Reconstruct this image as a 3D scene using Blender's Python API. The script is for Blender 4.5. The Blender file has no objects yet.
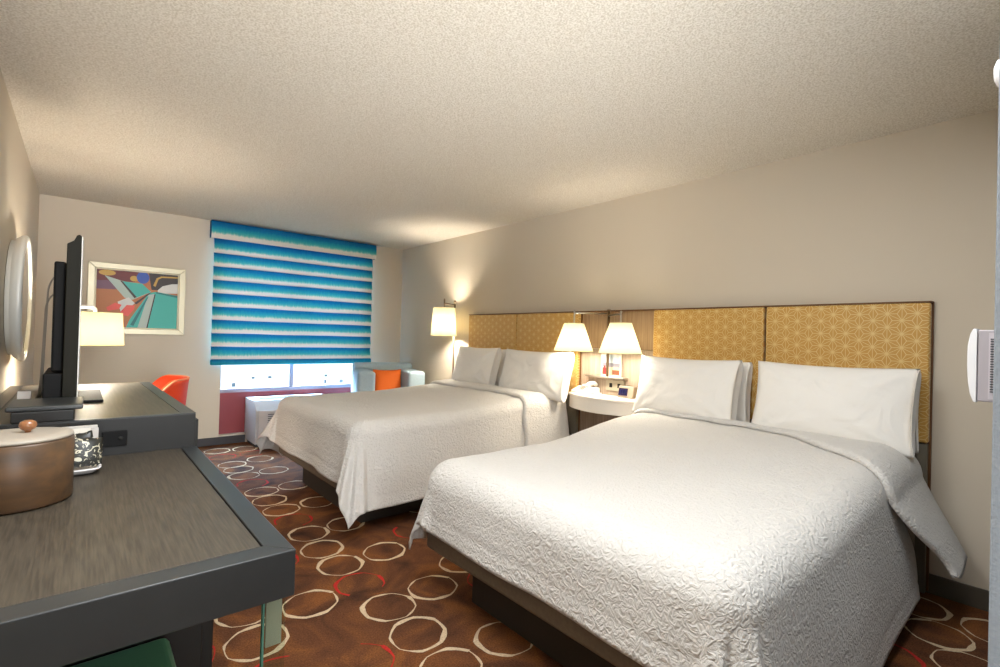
import bpy, bmesh, math, random
from mathutils import Vector, Matrix, noise
random.seed(7)
PI = math.pi
sc = bpy.context.scene
COL = sc.collection

# ------------------------------------------------------------------ helpers
def lin(c):
    return tuple(((v/255)/12.92 if v/255 <= .04045 else ((v/255+.055)/1.055)**2.4) for v in c) + (1.0,)

def mat(name, rgb, rough=.6, metal=0, spec=.5, mottle=None, bump=None, sheen=0, coat=0):
    """rgb is an 0-255 surface colour; mottle=(scale, amount), bump=(scale, strength, distance, detail)"""
    m = bpy.data.materials.new(name); m.use_nodes = True
    nt = m.node_tree; n = nt.nodes; L = nt.links
    b = n['Principled BSDF']
    b.inputs['Base Color'].default_value = lin(rgb)
    b.inputs['Roughness'].default_value = rough
    b.inputs['Metallic'].default_value = metal
    b.inputs['Specular IOR Level'].default_value = spec
    if sheen: b.inputs['Sheen Weight'].default_value = sheen
    if coat: b.inputs['Coat Weight'].default_value = coat
    if mottle or bump:
        tc = n.new('ShaderNodeTexCoord')
    if mottle:
        t = n.new('ShaderNodeTexNoise'); t.inputs['Scale'].default_value = mottle[0]; t.inputs['Detail'].default_value = 4
        L.new(tc.outputs['Object'], t.inputs['Vector'])
        r = n.new('ShaderNodeValToRGB')
        c = lin(rgb); k = mottle[1]
        r.color_ramp.elements[0].position = .3; r.color_ramp.elements[1].position = .7
        r.color_ramp.elements[0].color = tuple(v*(1-k) for v in c[:3])+(1,)
        r.color_ramp.elements[1].color = tuple(min(1, v*(1+k)) for v in c[:3])+(1,)
        L.new(t.outputs['Fac'], r.inputs['Fac']); L.new(r.outputs['Color'], b.inputs['Base Color'])
    if bump:
        t2 = n.new('ShaderNodeTexNoise'); t2.inputs['Scale'].default_value = bump[0]
        t2.inputs['Detail'].default_value = bump[3] if len(bump) > 3 else 2
        L.new(tc.outputs['Object'], t2.inputs['Vector'])
        bp = n.new('ShaderNodeBump'); bp.inputs['Strength'].default_value = bump[1]; bp.inputs['Distance'].default_value = bump[2]
        L.new(t2.outputs['Fac'], bp.inputs['Height']); L.new(bp.outputs['Normal'], b.inputs['Normal'])
    return m

def rounded(bm, faces_before=None, w=.004, seg=2):
    bmesh.ops.bevel(bm, geom=bm.edges[:], offset=w, segments=seg, affect='EDGES', profile=.5, clamp_overlap=True)

def box(bm, x0, x1, y0, y1, z0, z1, bev=0, seg=2, mi=0):
    t = bmesh.new()
    bmesh.ops.create_cube(t, size=1)
    for v in t.verts:
        v.co = Vector((x0+(v.co.x+.5)*(x1-x0), y0+(v.co.y+.5)*(y1-y0), z0+(v.co.z+.5)*(z1-z0)))
    if bev: rounded(t, w=min(bev, .49*min(abs(x1-x0), abs(y1-y0), abs(z1-z0))), seg=seg)
    merge(bm, t, mi)

def merge(bm, t, mi=0):
    vs = [bm.verts.new(v.co) for v in t.verts]
    t.verts.index_update()
    for f in t.faces:
        try:
            g = bm.faces.new([vs[v.index] for v in f.verts]); g.material_index = mi; g.smooth = f.smooth
        except ValueError: pass
    t.free()

def prism(bm, pts, z0, z1, bev=0, axis='z', mi=0):
    """polygon pts (2-D) extruded along axis between z0 and z1"""
    t = bmesh.new()
    def P(p, z):
        return {'z': Vector((p[0], p[1], z)), 'y': Vector((p[0], z, p[1])), 'x': Vector((z, p[0], p[1]))}[axis]
    a = [t.verts.new(P(p, z0)) for p in pts]; b = [t.verts.new(P(p, z1)) for p in pts]
    n = len(pts)
    t.faces.new(a[::-1]); t.faces.new(b)
    for i in range(n): t.faces.new((a[i], a[(i+1) % n], b[(i+1) % n], b[i]))
    bmesh.ops.recalc_face_normals(t, faces=t.faces[:])
    if bev: rounded(t, w=bev)
    merge(bm, t, mi)

def lathe(bm, prof, cx=0, cy=0, cz=0, seg=48, mi=0, smooth=True, sx=1, sy=1):
    """profile [(r, z)...] about the z axis; r = 0 closes"""
    rings = []
    for r, z in prof:
        if r < 1e-6: rings.append([bm.verts.new((cx, cy, cz+z))])
        else: rings.append([bm.verts.new((cx+sx*r*math.cos(2*PI*k/seg), cy+sy*r*math.sin(2*PI*k/seg), cz+z)) for k in range(seg)])
    for A, B in zip(rings, rings[1:]):
        for k in range(seg):
            if len(A) == 1 and len(B) == 1: continue
            if len(A) == 1: f = bm.faces.new((A[0], B[(k+1) % seg], B[k]))
            elif len(B) == 1: f = bm.faces.new((A[k], A[(k+1) % seg], B[0]))
            else: f = bm.faces.new((A[k], A[(k+1) % seg], B[(k+1) % seg], B[k]))
            f.smooth = smooth; f.material_index = mi

def tube(bm, pts, r, seg=12, closed=False, mi=0):
    """round bar along a list of points"""
    pts = [Vector(p) for p in pts]; n = len(pts); rings = []
    prev = None
    for i, p in enumerate(pts):
        if closed: d = pts[(i+1) % n]-pts[i-1]
        else: d = pts[min(i+1, n-1)]-pts[max(i-1, 0)]
        d.normalize()
        if prev is None:
            u = d.orthogonal().normalized()
        else:
            u = (prev-d*prev.dot(d)).normalized()
        prev = u; w = d.cross(u)
        rr = r[i] if isinstance(r, (list, tuple)) else r
        rings.append([bm.verts.new(p+u*rr*math.cos(2*PI*k/seg)+w*rr*math.sin(2*PI*k/seg)) for k in range(seg)])
    m = n if closed else n-1
    for i in range(m):
        A, B = rings[i], rings[(i+1) % n]
        for k in range(seg):
            f = bm.faces.new((A[k], A[(k+1) % seg], B[(k+1) % seg], B[k])); f.smooth = True; f.material_index = mi
    if not closed:
        bm.faces.new(rings[0][::-1]).material_index = mi; bm.faces.new(rings[-1]).material_index = mi

def bend(pts, r=.03, n=6):
    """round the inner corners of a polyline"""
    pts = [Vector(p) for p in pts]; out = [pts[0]]
    for a, b, c in zip(pts, pts[1:], pts[2:]):
        d1 = (a-b).normalized(); d2 = (c-b).normalized()
        p, q = b+d1*r, b+d2*r
        for k in range(n+1):
            t = k/n; out.append((1-t)**2*p+2*t*(1-t)*b+t*t*q)
    out.append(pts[-1]); return out

def grid(bm, fn, nu, nv, mi=0, uv=None, smooth=True):
    V = [[bm.verts.new(fn(i/nu, j/nv)) for j in range(nv+1)] for i in range(nu+1)]
    lay = bm.loops.layers.uv.verify() if uv else None
    for i in range(nu):
        for j in range(nv):
            f = bm.faces.new((V[i][j], V[i+1][j], V[i+1][j+1], V[i][j+1])); f.smooth = smooth; f.material_index = mi
            if uv:
                for l, (a, b) in zip(f.loops, ((i, j), (i+1, j), (i+1, j+1), (i, j+1))): l[lay].uv = uv(a/nu, b/nv)
    return V

def obj(name, bm, mats, parent=None, base=None, recalc=True, smooth_angle=None):
    """link bm as one mesh object; bm is authored in the same space as its parent's origin is given in (world)"""
    if recalc: bmesh.ops.recalc_face_normals(bm, faces=bm.faces[:])
    me = bpy.data.meshes.new(name)
    off = Vector(base) if base is not None else (Vector(parent['_w']) if parent is not None and '_w' in parent else Vector((0, 0, 0)))
    for v in bm.verts: v.co -= off
    bm.to_mesh(me); bm.free()
    o = bpy.data.objects.new(name, me); COL.objects.link(o)
    for m in (mats if isinstance(mats, (list, tuple)) else [mats]): me.materials.append(m)
    if parent is not None:
        o.parent = parent
        o['_w'] = tuple(off)
    elif base is not None:
        o.location = base; o['_w'] = tuple(base)
    return o

def tag(o, label, cat, group=None, kind=None):
    if label: o['label'] = label
    if cat: o['category'] = cat
    if group: o['group'] = group
    if kind: o['kind'] = kind
    return o

def thing(name, label, cat, loc, group=None, rz=0):
    o = bpy.data.objects.new(name, None); COL.objects.link(o)
    o.location = loc; o.rotation_euler = (0, 0, rz); o.empty_display_size = .1
    o['_w'] = (0, 0, 0) if rz else tuple(loc)      # rotated things are authored in local space
    return tag(o, label, cat, group)

def struct(name, bm, m, parent=None):
    o = obj(name, bm, m, parent)
    if parent is None: o['kind'] = 'structure'
    return o

def B(): return bmesh.new()

def copy_thing(root, loc, label):
    r = root.copy(); COL.objects.link(r); r.location = loc; r['label'] = label
    for ch in list(root.children):
        c = ch.copy(); COL.objects.link(c); c.parent = r
        for g in list(ch.children):
            d = g.copy(); COL.objects.link(d); d.parent = c
    return r

# ------------------------------------------------------------------ dimensions (metres)
W, H = 3.691, 2.44            # room width, ceiling height; far (window) wall at y=0, the camera looks from y=-6.09
YN = -6.02                    # face of the short wall beside the entry passage
YB = -8.6                     # end of the entry passage

# ------------------------------------------------------------------ materials
M_wall = mat('wall_paint', (204, 192, 173), .85, bump=(180, .05, .004), spec=.2)
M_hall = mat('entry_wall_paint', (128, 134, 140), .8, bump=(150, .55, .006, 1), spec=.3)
M_ceil = mat('popcorn_ceiling', (226, 217, 200), .95, spec=.1)
n = M_ceil.node_tree.nodes; L = M_ceil.node_tree.links
tc = n.new('ShaderNodeTexCoord')
a1 = n.new('ShaderNodeTexNoise'); a1.inputs['Scale'].default_value = 130; a1.inputs['Detail'].default_value = 3; a1.inputs['Roughness'].default_value = .6
L.new(tc.outputs['Object'], a1.inputs['Vector'])
bp = n.new('ShaderNodeBump'); bp.inputs['Strength'].default_value = .8; bp.inputs['Distance'].default_value = .012
L.new(a1.outputs['Fac'], bp.inputs['Height']); L.new(bp.outputs['Normal'], n['Principled BSDF'].inputs['Normal'])
r = n.new('ShaderNodeValToRGB'); r.color_ramp.elements[0].position = .36; r.color_ramp.elements[1].position = .6
r.color_ramp.elements[0].color = lin((200, 188, 168)); r.color_ramp.elements[1].color = lin((230, 222, 208))
L.new(a1.outputs['Fac'], r.inputs['Fac']); L.new(r.outputs['Color'], n['Principled BSDF'].inputs['Base Color'])

def carpet_mat():
    m = mat('carpet_ground', (92, 58, 40), .95, spec=.1)
    n = m.node_tree.nodes; L = m.node_tree.links; b = n['Principled BSDF']
    tc = n.new('ShaderNodeTexCoord')
    t = n.new('ShaderNodeTexNoise'); t.inputs['Scale'].default_value = 3.2; t.inputs['Detail'].default_value = 3; t.inputs['Distortion'].default_value = 1.2
    f = n.new('ShaderNodeTexNoise'); f.inputs['Scale'].default_value = 150; f.inputs['Detail'].default_value = 2
    L.new(tc.outputs['Object'], t.inputs['Vector']); L.new(tc.outputs['Object'], f.inputs['Vector'])
    r = n.new('ShaderNodeValToRGB'); e = r.color_ramp.elements
    e[0].position = .28; e[0].color = lin((58, 38, 29)); e[1].position = .72; e[1].color = lin((130, 80, 42))
    k = e.new(.5); k.color = lin((96, 60, 38))
    L.new(t.outputs['Fac'], r.inputs['Fac'])
    mx = n.new('ShaderNodeMix'); mx.data_type = 'RGBA'; mx.blend_type = 'OVERLAY'; mx.inputs[0].default_value = .75
    L.new(r.outputs['Color'], mx.inputs[6]); L.new(f.outputs['Fac'], mx.inputs[7])
    L.new(mx.outputs[2], b.inputs['Base Color'])
    bp = n.new('ShaderNodeBump'); bp.inputs['Strength'].default_value = .6; bp.inputs['Distance'].default_value = .004
    L.new(f.outputs['Fac'], bp.inputs['Height']); L.new(bp.outputs['Normal'], b.inputs['Normal'])
    return m
M_carpet = carpet_mat()
M_ring = mat('carpet_cream_yarn', (198, 174, 142), .95, spec=.1, mottle=(120, .18))
M_redring = mat('carpet_red_yarn', (172, 46, 38), .95, spec=.1, mottle=(120, .2))
M_base = mat('baseboard_vinyl', (88, 80, 68), .6)

def linen(name, rgb, scale, dist, strength, fine=True, warp=1.6):
    m = mat(name, rgb, .9, spec=.15, sheen=.15)
    n = m.node_tree.nodes; L = m.node_tree.links; b = n['Principled BSDF']
    tc = n.new('ShaderNodeTexCoord')
    t = n.new('ShaderNodeTexNoise'); t.inputs['Scale'].default_value = scale; t.inputs['Detail'].default_value = 2.5
    t.inputs['Distortion'].default_value = warp
    L.new(tc.outputs['Object'], t.inputs['Vector'])
    bp = n.new('ShaderNodeBump'); bp.inputs['Strength'].default_value = strength; bp.inputs['Distance'].default_value = dist
    L.new(t.outputs['Fac'], bp.inputs['Height']); L.new(bp.outputs['Normal'], b.inputs['Normal'])
    return m
M_quilt = linen('white_matelasse_cotton', (206, 202, 196), 42, .015, .7)
M_sheet = linen('white_pillow_cotton', (232, 228, 221), 6, .03, .45, warp=.9)
M_mattress = mat('mattress_ticking', (228, 224, 215), .9)
M_boxwrap = mat('grey_brown_bed_wrap', (112, 99, 84), .75, mottle=(60, .1))
M_plinth = mat('dark_plinth', (50, 41, 33), .7)

def star_fabric():
    m = mat('ochre_star_upholstery', (190, 138, 52), .5, spec=.5, sheen=.2)
    n = m.node_tree.nodes; L = m.node_tree.links; b = n['Principled BSDF']
    def math_(op, a, c=None, d=None):
        q = n.new('ShaderNodeMath'); q.operation = op
        for i, s in enumerate((a, c, d)):
            if s is None: continue
            if isinstance(s, (int, float)): q.inputs[i].default_value = s
            else: L.new(s, q.inputs[i])
        return q.outputs[0]
    tc = n.new('ShaderNodeTexCoord'); sp = n.new('ShaderNodeSeparateXYZ'); L.new(tc.outputs['Object'], sp.inputs[0])
    Y, Z = sp.outputs['Y'], sp.outputs['Z']
    h = .0625
    p1 = math_('MULTIPLY', Y, 1/h)
    p2 = math_('ADD', math_('MULTIPLY', Y, -.5/h), math_('MULTIPLY', Z, .8660254/h))
    p3 = math_('ADD', math_('MULTIPLY', Y, -.5/h), math_('MULTIPLY', Z, -.8660254/h))
    fs = [math_('FRACT', p) for p in (p1, p2, p3)]
    s = math_('ADD', math_('ADD', fs[0], fs[1]), fs[2])
    up = math_('GREATER_THAN', s, 1.5)
    # f -> 1-f in the downward triangles
    gs = [math_('ABSOLUTE', math_('SUBTRACT', up, f)) for f in fs]
    mn = math_('MINIMUM', math_('MINIMUM', gs[0], gs[1]), gs[2])
    mxv = math_('MAXIMUM', math_('MAXIMUM', gs[0], gs[1]), gs[2])
    tot = math_('ADD', math_('ADD', gs[0], gs[1]), gs[2])
    mid = math_('SUBTRACT', math_('SUBTRACT', tot, mn), mxv)
    ray = math_('SUBTRACT', mid, mn)
    e1 = math_('LESS_THAN', mn, .024)
    e2 = math_('LESS_THAN', ray, .05)
    line = math_('MAXIMUM', e1, e2)
    mx = n.new('ShaderNodeMix'); mx.data_type = 'RGBA'
    L.new(line, mx.inputs[0])
    mx.inputs[6].default_value = lin((190, 143, 64)); mx.inputs[7].default_value = lin((212, 184, 122))
    L.new(mx.outputs[2], b.inputs['Base Color'])
    return m
M_star = star_fabric()
M_hbedge = mat('headboard_dark_edge', (104, 66, 28), .6)
M_hbbase = mat('headboard_base_board', (118, 110, 94), .6)

def wood(name, c0, c1, axis='z', scale=1.0, rough=.45):
    m = mat(name, c0, rough)
    n = m.node_tree.nodes; L = m.node_tree.links; b = n['Principled BSDF']
    tc = n.new('ShaderNodeTexCoord'); mp = n.new('ShaderNodeMapping')
    k = {'x': (4, 90, 90), 'y': (90, 4, 90), 'z': (90, 90, 4)}[axis]
    mp.inputs['Scale'].default_value = [v*scale for v in k]
    L.new(tc.outputs['Object'], mp.inputs[0])
    t = n.new('ShaderNodeTexNoise'); t.inputs['Scale'].default_value = 1; t.inputs['Detail'].default_value = 5; t.inputs['Distortion'].default_value = .3
    L.new(mp.outputs[0], t.inputs['Vector'])
    r = n.new('ShaderNodeValToRGB'); e = r.color_ramp.elements
    e[0].position = .35; e[0].color = lin(c0); e[1].position = .68; e[1].color = lin(c1)
    L.new(t.outputs['Fac'], r.inputs['Fac']); L.new(r.outputs['Color'], b.inputs['Base Color'])
    return m
M_niche = wood('pale_walnut_laminate', (146, 128, 110), (172, 154, 136), 'z', .8)
M_nichetop = wood('walnut_laminate', (134, 108, 82), (158, 132, 104), 'z', .8)
M_counter = wood('weathered_oak_laminate', (54, 48, 40), (80, 72, 60), 'y', 2.2, .42)
M_gunmetal = mat('charcoal_lacquer', (46, 48, 48), .33, spec=.6, mottle=(14, .08))
M_dresstop = wood('taupe_laminate_top', (78, 71, 58), (96, 88, 72), 'y', 1.0, .4)
M_darkbody = mat('dark_espresso_panel', (24, 22, 19), .5, mottle=(20, .1))
M_groove = mat('black_groove', (18, 17, 16), .8)
M_black = mat('black_plastic', (16, 15, 15), .6, spec=.2)
M_tvframe = mat('television_plastic', (26, 24, 15), .6, spec=.2)
M_screen = mat('television_screen', (10, 10, 12), .12)
M_chrome = mat('brushed_nickel', (180, 176, 168), .28, metal=1)
M_bronze = mat('aged_bronze', (120, 100, 76), .4, metal=.8)
M_white = mat('white_solid_surface', (236, 230, 220), .35)
M_whitep = mat('white_plastic', (228, 226, 226), .4)
M_silver = mat('silver_frame', (228, 225, 216), .4, metal=.1)
M_champ = mat('champagne_frame', (196, 186, 158), .4, metal=.35)
M_mirror = mat('mirror_glass', (225, 228, 228), .03, metal=1)
M_orange = mat('orange_fabric', (228, 104, 18), .75, bump=(160, .3, .002))
M_orangered = mat('orange_upholstery', (222, 62, 16), .6, bump=(200, .2, .002))
M_piping = mat('pale_orange_piping', (238, 150, 110), .6)
M_paleblue = mat('pale_grey_blue_upholstery', (166, 186, 196), .85, bump=(220, .3, .002), mottle=(60, .05))
M_green = mat('green_vinyl', (84, 138, 106), .4, bump=(90, .15, .002))
M_leather = wood('tan_leatherette', (74, 56, 40), (100, 72, 46), 'x', .35, .42)
M_copper = mat('copper_wood_knob', (142, 92, 56), .3, coat=.4)
M_lid = mat('stone_grey_lid', (164, 154, 140), .4)
M_porcelain = mat('white_porcelain', (228, 224, 222), .25)
M_maroon = mat('maroon_metal_panel', (140, 52, 56), .5)
M_alum = mat('window_aluminium', (142, 130, 138), .45, metal=.3)
M_ac = mat('air_conditioner_enamel', (206, 208, 212), .4)
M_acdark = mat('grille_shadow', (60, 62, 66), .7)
M_clearframe = M_chrome

def shade_mat(name, rgb, emit):
    m = bpy.data.materials.new(name); m.use_nodes = True
    n = m.node_tree.nodes; L = m.node_tree.links; n.clear()
    o = n.new('ShaderNodeOutputMaterial')
    d = n.new('ShaderNodeBsdfDiffuse'); d.inputs[0].default_value = lin(rgb)
    t = n.new('ShaderNodeBsdfTranslucent'); t.inputs[0].default_value = lin(rgb)
    mx = n.new('ShaderNodeMixShader'); mx.inputs[0].default_value = .6
    L.new(d.outputs[0], mx.inputs[1]); L.new(t.outputs[0], mx.inputs[2])
    e = n.new('ShaderNodeEmission'); e.inputs[0].default_value = lin((255, 238, 190)); e.inputs[1].default_value = emit
    ad = n.new('ShaderNodeAddShader'); L.new(mx.outputs[0], ad.inputs[0]); L.new(e.outputs[0], ad.inputs[1])
    L.new(ad.outputs[0], o.inputs[0]); return m
M_shade = shade_mat('lit_linen_shade', (126, 119, 90), .25)
M_shade2 = shade_mat('lit_cream_shade', (90, 82, 58), .25)
def emit_mat(name, rgb, s):
    m = bpy.data.materials.new(name); m.use_nodes = True
    n = m.node_tree.nodes; n.clear()
    o = n.new('ShaderNodeOutputMaterial'); e = n.new('ShaderNodeEmission')
    e.inputs[0].default_value = lin(rgb); e.inputs[1].default_value = s
    m.node_tree.links.new(e.outputs[0], o.inputs[0]); return m
M_bulb = emit_mat('lit_bulb', (255, 236, 200), 6)
M_lcd = emit_mat('clock_display', (90, 90, 150), .3)
def glass_mat(name, tint, gl=.08):
    m = bpy.data.materials.new(name); m.use_nodes = True
    n = m.node_tree.nodes; L = m.node_tree.links; n.clear()
    o = n.new('ShaderNodeOutputMaterial'); t = n.new('ShaderNodeBsdfTransparent'); t.inputs[0].default_value = lin(tint)
    g = n.new('ShaderNodeBsdfGlossy'); g.inputs['Roughness'].default_value = .03
    mx = n.new('ShaderNodeMixShader'); mx.inputs[0].default_value = gl
    L.new(t.outputs[0], mx.inputs[1]); L.new(g.outputs[0], mx.inputs[2]); L.new(mx.outputs[0], o.inputs[0]); return m
M_glass = glass_mat('window_glass', (246, 250, 252), .05)
M_greenglass = glass_mat('clear_greenish_glass', (242, 250, 246), .06)
M_glassedge = mat('green_glass_edge', (82, 128, 112), .2)

# ------------------------------------------------------------------ the setting
def ring_pts(cx, cy, r, rot, rnd):
    """outer and inner outline of one hand-drawn looking ring (an irregular octagon with uneven line)"""
    out = []
    nseg = 40; gap = rnd.random()*2*PI
    for k in range(nseg+1):
        a = rot+2*PI*k/nseg
        q = (a-rot) % (PI/4)-PI/8
        rad = r*(.55+.45*math.cos(PI/8)/math.cos(q)*1.02)
        rad *= 1+.03*math.sin(2*a+gap)
        wd = .0050*(1+.75*math.sin(a*1.5+gap)) + .004*max(0, math.sin(5*a+gap*2))
        out.append((a, rad, max(.0022, wd)))
    return out

fl = B()
box(fl, -.1, W+.1, YB-.1, .2, -.08, 0)
rr = random.Random(11)
seen = []
CREAM, RED = 1, 2
rings = []
colx = {1.425: [(-.323, 1), (-.977, 1), (-1.185, 1), (-1.424, 1), (-1.70, 2), (-1.962, 1), (-2.207, 1), (-2.465, 1), (-2.712, 2), (-2.988, 1),
                (-3.255, 1), (-3.512, 1), (-3.768, 2), (-4.042, 1), (-4.300, 1), (-4.565, 1), (-4.83, 2), (-5.09, 1), (-5.35, 1), (-5.62, 1), (-.62, 2)],
        1.690: [(-.358, 1), (-.889, 1), (-1.384, 1), (-1.933, 1), (-2.445, 1), (-2.971, 1), (-3.496, 1), (-4.013, 1), (-4.549, 1), (-5.07, 1), (-5.6, 1),
                (-.62, 2)],
        1.155: [(-3.797, 1), (-3.27, 2), (-2.75, 1), (-4.33, 2), (-4.86, 1), (-2.2, 1), (-1.68, 2), (-1.1, 1), (-.5, 1), (-5.4, 1)],
        .90: [(-3.95, 1), (-3.69, 1), (-4.22, 2), (-4.5, 1), (-4.77, 1), (-3.4, 1), (-3.1, 2), (-5.0, 1), (-5.3, 1)],
        1.96: [(-3.33, 2), (-3.88, 1), (-4.12, 2), (-2.7, 1), (-4.7, 1)],
        2.10: [(-3.60, 1)]}
for x, lst in colx.items():
    for y, c in lst: rings.append((x+rr.uniform(-.012, .012), y, c))
for x in (.63, .36, 2.24, 2.5, 2.77, 3.04, 3.31, 3.58):
    y = -.3-rr.random()*.25
    while y > YB+.2:
        if not (x > 1.2 and y < YN+.05):
            if not (2.7 < x and -6.0 < y < -5.45): rings.append((x, y, 2 if rr.random() < .2 else 1))
        y -= .262
for x, y, c in ((3.236, -5.705, 1), (3.03, -5.83, 1), (2.863, -5.60, 2), (3.47, -5.60, 1), (3.45, -5.87, 1), (2.75, -5.87, 1)): rings.append((x, y, c))
for (x, y, c) in rings:
    P = ring_pts(x, y, .118, rr.random()*.5, rr)
    z = .0012 + (.0004 if c == 2 else 0) + rr.random()*.0003
    prev = None
    for k, (a, rad, wd) in enumerate(P):
        if c == 2: wd *= .8
        A = fl.verts.new((x+(rad+wd)*math.cos(a), y+(rad+wd)*math.sin(a), z)); Bv = fl.verts.new((x+(rad-wd)*math.cos(a), y+(rad-wd)*math.sin(a), z))
        skip = (c == 2 and math.sin(a*1.0+x*40) < -.7)
        if prev and not skip:
            f = fl.faces.new((prev[1], prev[0], A, Bv)); f.material_index = c
        prev = (A, Bv)
struct('floor', fl, [M_carpet, M_ring, M_redring])

b = B(); box(b, -.1, W+.1, YB-.1, .2, H, H+.1); struct('ceiling', b, M_ceil)
b = B(); box(b, -.1, 0, YB-.1, .2, 0, H); struct('wall_left', b, M_wall)
b = B(); box(b, W, W+.1, YN, .2, 0, H); struct('wall_right', b, M_wall)
WX0, WX1, WZ0, WZ1 = 1.495, 3.115, .10, 2.36
b = B()
box(b, 0, WX0, 0, .2, 0, H); box(b, WX1, W, 0, .2, 0, H); box(b, WX0, WX1, 0, .2, WZ1, H); box(b, WX0, WX1, 0, .2, 0, WZ0)
struct('wall_far', b, M_wall)
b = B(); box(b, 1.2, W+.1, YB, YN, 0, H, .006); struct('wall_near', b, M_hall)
b = B(); box(b, -.1, 1.2, YB-.1, YB, 0, H); struct('wall_back', b, M_wall)
b = B(); box(b, W-.012, W, YN, 0, 0, .10, .003); struct('baseboard_right', b, M_base)
b = B(); box(b, 0, 1.76, -.012, 0, 0, .085, .003); struct('baseboard_far', b, mat('dark_baseboard', (58, 54, 56), .6))
b = B(); box(b, 0, .012, YB, -.012, 0, .085, .003); struct('baseboard_left', b, M_base)

# window
win = bpy.data.objects.new('window_1', None); COL.objects.link(win); win['kind'] = 'structure'; win['_w'] = (0, 0, 0)
b = B()
zs = .60
for (x0, x1, z0, z1) in ((WX0, WX1, zs-.045, zs), (WX0, WX1, WZ1-.05, WZ1), (WX0, WX0+.02, zs, WZ1-.05), (WX1-.04, WX1, zs, WZ1-.05)):
    box(b, x0, x1, .07, .13, z0, z1, .004)
obj('window_frame', b, M_alum, win)
b = B(); box(b, 2.25, 2.295, .075, .125, zs, WZ1-.05, .004); obj('mullion', b, M_alum, win)
b = B(); box(b, WX0+.02, 2.25, .098, .104, zs, WZ1-.05); obj('pane', b, M_glass, win)
b = B(); box(b, 2.295, WX1-.04, .098, .104, zs, WZ1-.05); obj('pane', b, M_glass, win)
b = B(); box(b, WX0, WX1, .075, .125, WZ0, zs-.045); obj('spandrel_panel', b, M_maroon, win)

# what the strip of window shows: a sunlit pale building across the street
M_stucco = mat('sunlit_stucco', (240, 240, 238), .9)
M_tint = mat('dark_window_glass', (70, 84, 92), .3)
M_ground = mat('pale_concrete', (205, 203, 198), .9, mottle=(.6, .06))
t = thing('building', 'pale sunlit stucco building seen below the striped blind through the window', 'building', (9, 16, -6))
b = B(); box(b, -6, 26, 16, 24, -6, 5); obj('facade', b, M_stucco, t)
rb = random.Random(5)
for k in range(9):
    x = 4.3+k*.72+rb.uniform(-.15, .15)
    for z in (-1.02, -.72):
        if rb.random() < .35: continue
        w_ = rb.uniform(.06, .16); b = B(); box(b, x, x+w_, 15.96, 16.02, z, z+rb.uniform(.08, .16)); obj('facade_window', b, M_tint, t)
b = B(); box(b, -30, 50, .3, 60, -6.1, -6); struct('ground_outside', b, M_ground)

# ------------------------------------------------------------------ roman blind
def blind_mat():
    m = mat('ombre_stripe_fabric', (30, 130, 170), .8, spec=.2)
    n = m.node_tree.nodes; L = m.node_tree.links; b = n['Principled BSDF']
    uv = n.new('ShaderNodeUVMap'); sp = n.new('ShaderNodeSeparateXYZ'); L.new(uv.outputs[0], sp.inputs[0])
    mp = n.new('ShaderNodeMapping'); mp.inputs['Scale'].default_value = (110, 2.2, 1); L.new(uv.outputs[0], mp.inputs[0])
    t = n.new('ShaderNodeTexNoise'); t.inputs['Scale'].default_value = 1; t.inputs['Detail'].default_value = 2; L.new(mp.outputs[0], t.inputs['Vector'])
    fr = n.new('ShaderNodeMath'); fr.operation = 'FRACT'; L.new(sp.outputs['Y'], fr.inputs[0])
    q = n.new('ShaderNodeMath'); q.operation = 'MULTIPLY_ADD'; q.inputs[1].default_value = .22; q.inputs[2].default_value = -.11; L.new(t.outputs['Fac'], q.inputs[0])
    ad = n.new('ShaderNodeMath'); ad.operation = 'ADD'; L.new(fr.outputs[0], ad.inputs[0]); L.new(q.outputs[0], ad.inputs[1])
    r = n.new('ShaderNodeValToRGB'); e = r.color_ramp.elements
    e[0].position = 0; e[0].color = lin((8, 90, 146)); e[1].position = 1; e[1].color = lin((222, 214, 206))
    for p, c in ((.22, (12, 112, 158)), (.45, (38, 148, 166)), (.6, (74, 168, 166)), (.70, (150, 196, 186)), (.76, (214, 208, 198))):
        k = e.new(p); k.color = lin(c)
    L.new(ad.outputs[0], r.inputs['Fac']); L.new(r.outputs['Color'], b.inputs['Base Color'])
    tr = n.new('ShaderNodeBsdfTranslucent'); L.new(r.outputs['Color'], tr.inputs[0])
    mx = n.new('ShaderNodeMixShader'); mx.inputs[0].default_value = .015
    L.new(b.outputs[0], mx.inputs[1]); L.new(tr.outputs[0], mx.inputs[2])
    L.new(mx.outputs[0], n['Material Output'].inputs[0])
    return m
M_blind = blind_mat()
t = thing('roman_blind', 'blue and teal ombre striped roman blind hanging over the window', 'window blind', (2.3, -.03, .88))
bx0, bx1 = 1.385, 3.225
ztop_, nf = 2.235, 9
fh = (ztop_-.935)/nf
prof = [(-.035, 2.405, .02), (-.035, ztop_+.004, .03)]            # (y, z, v)
for k in range(nf):
    for s in range(9):
        q = s/8
        y = -.040-.032*q**1.4
        z = ztop_-k*fh-q*fh
        prof.append((y, z, k+.015+q*.97))
    prof += [(-.066, ztop_-(k+1)*fh-.004, k+.99), (-.052, ztop_-(k+1)*fh+.006, k+.995)]
b = B()
def bf(u, v):
    i = min(int(v*(len(prof)-1)+.5), len(prof)-1); y, z, _ = prof[i]
    x = bx0+u*(bx1-bx0)
    w = .004*noise.noise(Vector((x*3.1, z*2.2, 1.7)))+.0025*noise.noise(Vector((x*14, z*5, 4)))
    return Vector((x, y+w, z+.004*noise.noise(Vector((x*2.5, int((i-2)/11)*3.3, 9)))))
grid(b, bf, 90, len(prof)-1, uv=lambda u, v: (u, prof[min(int(v*(len(prof)-1)+.5), len(prof)-1)][2]))
obj('folded_fabric', b, M_blind, t, recalc=False)
b = B()
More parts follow.
